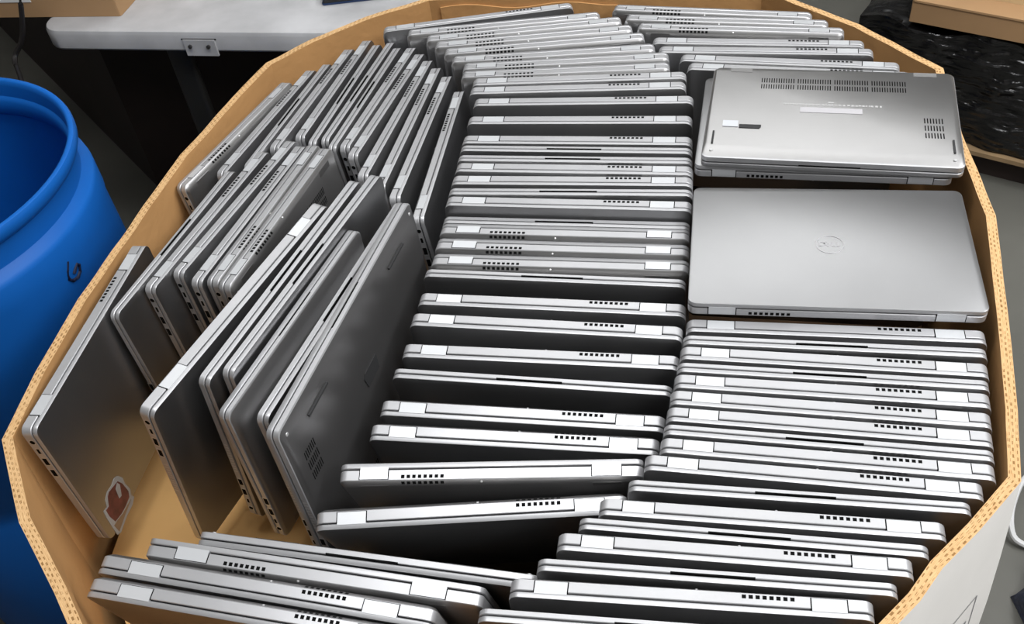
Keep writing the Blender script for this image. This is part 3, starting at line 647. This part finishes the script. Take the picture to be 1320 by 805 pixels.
# ------------------------------------------------------------------ folding table with things on it
ta = math.radians(-16.0)
tab = empty('folding_table', 'white plastic folding table with a metal latch on its front edge', 'table', Matrix.Translation((-.965, 2.115, 0)) @ Matrix.Rotation(ta, 4, 'Z'))
m = MB(); zt = ZO-.16
m.loft([rrect(.0, 1.50, .006, .75, .05, zt-.046, 8), rrect(0, 1.5, 0, .756, .055, zt-.040, 8), rrect(0, 1.5, 0, .756, .055, zt-.010, 8), rrect(.004, 1.496, .004, .752, .05, zt-.002, 8), rrect(.012, 1.488, .012, .744, .045, zt, 8)])
link('table_top', m.mesh('table_top', M_TABLE, 35), tab)
m = MB(); lx = .345
m.box(lx, lx+.072, -.004, .001, zt-.052, zt-.016); 
lt = link('latch', m.mesh('latch', M_TABLE, 0), tab, None, 'small white metal latch plate')
for dx in (.014, .056):
    m = MB(); m.lathe([(0, .0), (.0042, 0), (.0042, .004), (0, .004)], 12)
    link('latch_screw', m.mesh('latch_screw', M_STEEL), lt, Matrix.Translation((lx+dx, -.0040, zt-.030)) @ Matrix.Rotation(math.pi/2, 4, 'X'))
m = MB(); m.box(lx-.004, lx+.076, -.0012, .0, zt-.0165, zt-.0145); link('latch_slot', m.mesh('latch_slot', M_HOLE, 0), lt)
for x0 in (.22, 1.25):
    for yy in (.16,):
        m = MB(); m.loft([rrect(x0-.03, x0+.03, yy-.012, yy+.012, .01, 0.0, 3), rrect(x0-.03, x0+.03, yy-.012, yy+.012, .01, zt-.047, 3)])
        link('leg', m.mesh('leg', M_STEEL, 30), tab, None, 'dark steel leg')
def carton(name, label, cat, p, yaw, w, d, h, mt, tape=None):
    e = empty(name, label, cat, Matrix.Translation(p) @ Matrix.Rotation(yaw, 4, 'Z'))
    m = MB(); m.loft([rrect(0, w, 0, d, .006, 0, 2), rrect(0, w, 0, d, .006, h, 2)]); link('box_body', m.mesh('box_body', mt, 30), e)
    m = MB(); g_ = .002
    m.box(.004, w-.004, .004, d/2-g_, h, h+.004); m.box(.004, w-.004, d/2+g_, d-.004, h, h+.004); link('flap', m.mesh('flap', mt, 0), e)
    return e
bx = carton('carton', 'brown carton with white label on the white table', 'carton', (-1.36, 2.28, zt+.0005), math.radians(-14.5), .60, .42, .30, M_CARTON)
m = MB(); m.box(.22, .40, -.0012, .0004, .035, .20); lb = link('label', m.mesh('label', M_PAPER, 0), bx, None, 'white printed label')
m = MB()
for z_, x0, x1 in ((.047, .235, .30), (.056, .235, .285), (.047, .325, .375), (.056, .325, .365), (.075, .235, .38), (.09, .235, .36)): m.box(x0, x1, -.0018, -.0011, z_, z_+.0045)
link('print_line', m.mesh('print_line', M_PRINT, 0), lb, None, 'grey printed lines')
nv = empty('folder', 'dark blue flat folder lying on the white table', 'folder', Matrix.Translation((-.335, 2.053, zt+.0005)) @ Matrix.Rotation(math.radians(-2), 4, 'Z'))
m = MB(); m.loft([rrect(0, .24, 0, .30, .006, 0, 3), rrect(0, .24, 0, .30, .006, .003, 3)]); link('cover', m.mesh('cover', M_NAVY, 30), nv)
m = MB(); m.loft([rrect(.003, .237, .003, .297, .004, .003, 3), rrect(.003, .237, .003, .297, .004, .012, 3)]); link('pages', m.mesh('pages', M_STEEL, 30), nv)
m = MB(); m.loft([rrect(0, .24, 0, .30, .006, .012, 3), rrect(0, .24, 0, .30, .006, .015, 3)]); link('cover', m.mesh('cover', M_NAVY, 30), nv)

m = MB()   # added dark block standing in for the table's shade; left side follows its edge
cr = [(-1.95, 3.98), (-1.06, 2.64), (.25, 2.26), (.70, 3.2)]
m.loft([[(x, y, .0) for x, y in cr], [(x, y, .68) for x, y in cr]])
e = empty('shade_block', 'added dark brown block standing in for the shade under the white table', 'shade_block', Matrix.Translation((-.5, 3, 0)))
link('shade_block_body', m.mesh('shade_block_body', M_DARK, 0), e, Matrix.Translation((.5, -3, 0)))
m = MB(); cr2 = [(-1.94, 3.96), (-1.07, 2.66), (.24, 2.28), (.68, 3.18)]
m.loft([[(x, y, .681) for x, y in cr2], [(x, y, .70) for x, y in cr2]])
link('shade_block_lid', m.mesh('shade_block_lid', M_DARK, 0), e, Matrix.Translation((.5, -3, 0)))

m = MB()
pts = [(-.90, 2.065, 1.02), (-.933, 2.06, .903), (-.957, 2.06, .835), (-.975, 2.06, .799), (-.999, 2.06, .773), (-1.006, 2.05, .758), (-1.007, 2.04, .72), (-1.02, 1.98, .5), (-1.10, 1.94, .2), (-1.12, 1.92, .010), (-1.25, 1.95, .008)]
def smooth(pts, k=6):
    P = [Vector(p) for p in pts]; out = []
    for i in range(len(P)-1):
        p0, p1, p2, p3 = P[max(i-1, 0)], P[i], P[i+1], P[min(i+2, len(P)-1)]
        for j in range(k):
            t = j/k
            out.append(.5*((2*p1) + (p2-p0)*t + (2*p0-5*p1+4*p2-p3)*t*t + (3*p1-p0-3*p2+p3)*t**3))
    out.append(P[-1]); return out
m.tube(smooth(pts), .0055, 8)
o = link('cord', m.mesh('cord', M_CORD)); tag(o, 'black cord hanging in front of the brown carton', 'cord')

# ------------------------------------------------------------------ wrapped pallet on the right
dr = Vector((.78, -.625)); nb = Vector((.625, .78)); P0 = Vector((.995, 2.424))
def wp(s, t, z): q = P0 + dr*s + nb*t; return (q.x, q.y, z)
wrp = empty('wrapped_load', 'load wrapped in shiny black stretch film on a pallet, right', 'wrapped load', Matrix.Translation(wp(.6, .4, 0)))
inv2 = Matrix.Translation(wp(.6, .4, 0)).inverted()
m = MB(); ns, nt_ = 44, 26
zb, zt2 = .09, .395
rw = random.Random(11)
def bump_(s, z): return .007*math.sin(31*s+9*z) + .005*math.sin(57*s-33*z+1) + .004*math.sin(18*s+47*z)
vs = []; fs = []
prof = [zb + (zt2-zb)*i/14 for i in range(15)]
S_ = [1.5*i/60 for i in range(61)]
for z_ in prof:
    for s in S_: vs.append(wp(s, -bump_(s, z_)*.8, z_ + (.012*math.sin(23*s) if z_ == zt2 else 0)))
w_ = len(S_)
for i in range(14):
    for j in range(w_-1): fs.append((i*w_+j, i*w_+j+1, (i+1)*w_+j+1, (i+1)*w_+j))
T_ = [0.0 + .9*i/18 for i in range(19)]
o0 = len(vs)
for t_ in T_:
    for s in S_: vs.append(wp(s, t_ - bump_(s, zt2)*.8*(1-t_/.9), zt2 + .012*math.sin(23*s)*(1-t_/.9) + .010*math.sin(19*t_+8*s)*(t_/.9)))
for i in range(18):
    for j in range(w_-1): fs.append((o0+i*w_+j, o0+i*w_+j+1, o0+(i+1)*w_+j+1, o0+(i+1)*w_+j))
o1 = len(vs)
for z_ in prof:
    for t_ in T_: vs.append(wp(0 - bump_(t_, z_)*.7*(1 if t_ > 0 else 0), t_ - bump_(0, z_)*.8*(1-t_/.9), z_))
w2 = len(T_)
for i in range(14):
    for j in range(w2-1): fs.append((o1+i*w2+j, o1+i*w2+j+1, o1+(i+1)*w2+j+1, o1+(i+1)*w2+j))
o2 = len(vs)
vs += [wp(1.5, 0, zb), wp(1.5, .9, zb), wp(1.5, .9, zt2), wp(1.5, 0, zt2), wp(0, .9, zb), wp(0, .9, zt2)]
fs += [(o2, o2+1, o2+2, o2+3), (o2+1, o2+4, o2+5, o2+2)]
m.add(vs, fs); link('film', m.mesh('film', M_WRAP, 60), wrp, inv2, 'creased shiny black film')
for k in range(3):
    m = MB(); a, b = .02+.38*k, .12+.38*k
    m.loft([[wp(0, a, .0), wp(1.5, a, .0), wp(1.5, b, .0), wp(0, b, .0)], [wp(0, a, .0735), wp(1.5, a, .0735), wp(1.5, b, .0735), wp(0, b, .0735)]])
    link('pallet_block', m.mesh('pallet_block', M_DARK, 0), wrp, inv2)
m = MB(); m.loft([[wp(-.01, -.016, .074), wp(1.52, -.016, .074), wp(1.52, .92, .074), wp(-.01, .92, .074)], [wp(-.01, -.016, .086), wp(1.52, -.016, .086), wp(1.52, .92, .086), wp(-.01, .92, .086)]])
link('pallet_deck', m.mesh('pallet_deck', M_WOOD, 0), wrp, inv2, 'pale wooden pallet deck')
q = wp(.13, -.01, 0)
e = empty('carton', 'long low brown carton on the black wrapped load', 'carton', Matrix.Translation((q[0], q[1], .412)) @ Matrix.Rotation(math.atan2(dr.y, dr.x), 4, 'Z'))
m = MB(); m.loft([rrect(0, 1.2, 0, .6, .004, 0, 2), rrect(0, 1.2, 0, .6, .004, .055, 2)]); link('box_body', m.mesh('box_body', M_CARTON, 30), e)
m = MB(); m.loft([rrect(0.0, 1.2, -.003, .60, .006, .055, 2), rrect(0.0, 1.2, -.003, .60, .006, .060, 2)]); link('flap', m.mesh('flap', M_CARTON, 0), e)
q = wp(.20, .06, 0)
e = empty('carton', 'pale carton stacked on the low brown carton, top right corner', 'carton', Matrix.Translation((q[0], q[1], .4722)) @ Matrix.Rotation(math.atan2(dr.y, dr.x), 4, 'Z'))
m = MB(); m.loft([rrect(0, .24, 0, .5, .004, 0, 2), rrect(0, .24, 0, .5, .004, .16, 2)]); link('box_body', m.mesh('box_body', M_CARTON2, 30), e)
m = MB(); m.box(.002, .238, .002, .248, .16, .163); m.box(.002, .238, .252, .498, .16, .163); link('flap', m.mesh('flap', M_CARTON2, 0), e)

# ------------------------------------------------------------------ bag and cable on the floor at the right
m = MB(); rb = random.Random(5); vs = []; fs = []
nu, nv_ = 36, 16
for j in range(nv_+1):
    ph = math.pi/2*j/nv_
    for i in range(nu):
        th = 2*math.pi*i/nu
        rr_ = 1 + .10*math.sin(5*th+3*ph) + .06*math.sin(9*th-5*ph) + .05*math.sin(13*th+11*ph)
        vs.append((.20*rr_*math.cos(th)*math.cos(ph), .15*rr_*math.sin(th)*math.cos(ph), .16*math.sin(ph)*(1+.08*math.sin(7*th)*math.cos(ph))))
for j in range(nv_):
    for i in range(nu): fs.append((j*nu+i, j*nu+(i+1) % nu, (j+1)*nu+(i+1) % nu, (j+1)*nu+i))
fs.append(tuple(reversed(range(nu))))
m.add(vs, fs); o = link('plastic_bag', m.mesh('plastic_bag', M_BAG, 80)); o.matrix_world = Matrix.Translation((.99, .80, .001)) @ Matrix.Rotation(.9, 4, 'Z')
tag(o, 'crumpled dark blue plastic bag on the floor right of the box', 'bag')
m = MB(); m.tube(smooth([(1.35, 1.16, .007), (1.12, 1.19, .02), (.99, 1.16, .04), (.92, 1.09, .04), (.90, 1.03, .02), (.93, 1.005, .007)]), .006, 8)
o = link('cable', m.mesh('cable', M_WIRE)); tag(o, 'pale cable looping beside the box above the bag', 'cable')

# ------------------------------------------------------------------ the room
m = MB(); m.box(-4.5, 4.5, -2.5, 7, -.1, 0); o = link('floor', m.mesh('floor', M_FLOOR, 0)); o['kind'] = 'structure'
M_WALL = mat('grey wall', (.30, .29, .27), .8)
for nm, b in (('wall_back', (-4.5, 4.5, 7, 7.1, 0, 4)), ('wall_left', (-4.6, -4.5, -2.5, 7, 0, 4)), ('wall_right', (4.5, 4.6, -2.5, 7, 0, 4)), ('wall_front', (-4.5, 4.5, -2.6, -2.5, 0, 4))):
    m = MB(); m.box(*b); o = link(nm, m.mesh(nm, M_WALL, 0)); o['kind'] = 'structure'
m = MB(); m.box(-4.5, 4.5, -2.5, 7, 4, 4.1); o = link('ceiling', m.mesh('ceiling', mat('ceiling', (.75, .75, .74), .8), 0)); o['kind'] = 'structure'

# ------------------------------------------------------------------ light
def area(name, loc, sx, sy, power, col=(.98, .99, 1), rot=(0, 0, 0)):
    l = bpy.data.lights.new(name, 'AREA'); l.shape = 'RECTANGLE'; l.size = sx; l.size_y = sy; l.energy = power; l.color = col
    o = bpy.data.objects.new(name, l); COL.objects.link(o); o.location = loc; o.rotation_euler = rot
    return o
area('ceiling_and_fill_lamp', (.2, .7, 3.6), 2.4, .5, 66, rot=(0, 0, math.radians(-15)))
area('ceiling_and_fill_lamp', (2.2, .5, 3.4), .5, 2.4, 95)
area('ceiling_and_fill_lamp', (1.6, -1.3, 3.2), 2.0, .4, 45, rot=(math.radians(35), 0, math.radians(20)))  # added fill tilted at the white front right face, not a known fixture
area('ceiling_wash_fill', (.6, 3.6, 3.0), 3.5, 1.6, 120, rot=(math.pi, 0, 0))  # added upward fill, brightens the ceiling mirrored in the flat lid
w = bpy.data.worlds.new('world'); scene.world = w; w.use_nodes = True
w.node_tree.nodes['Background'].inputs['Color'].default_value = (.6, .63, .68, 1)
w.node_tree.nodes['Background'].inputs['Strength'].default_value = .02

# ------------------------------------------------------------------ camera
cd = bpy.data.cameras.new('camera'); cam = bpy.data.objects.new('camera', cd); COL.objects.link(cam)
r_, u_, w_2 = Vector(CAM['r']), Vector(CAM['u']), Vector(CAM['w'])
Mx = Matrix((( r_.x, u_.x, w_2.x, 0), (r_.y, u_.y, w_2.y, 0), (r_.z, u_.z, w_2.z, CAM['h'] + ZO), (0, 0, 0, 1)))
cam.matrix_world = Mx
cd.sensor_fit = 'HORIZONTAL'; cd.sensor_width = 36; cd.lens = CAM['f']/1320*36
cd.shift_x = (660 - CAM['cx'])/1320; cd.shift_y = (CAM['cy'] - 402.5)/1320
cd.clip_start = .02; cd.clip_end = 60
scene.camera = cam
vs_ = scene.view_settings
vs_.view_transform = 'Standard'; vs_.look = 'None'; vs_.exposure = 0; vs_.gamma = 1; vs_.use_curve_mapping = False
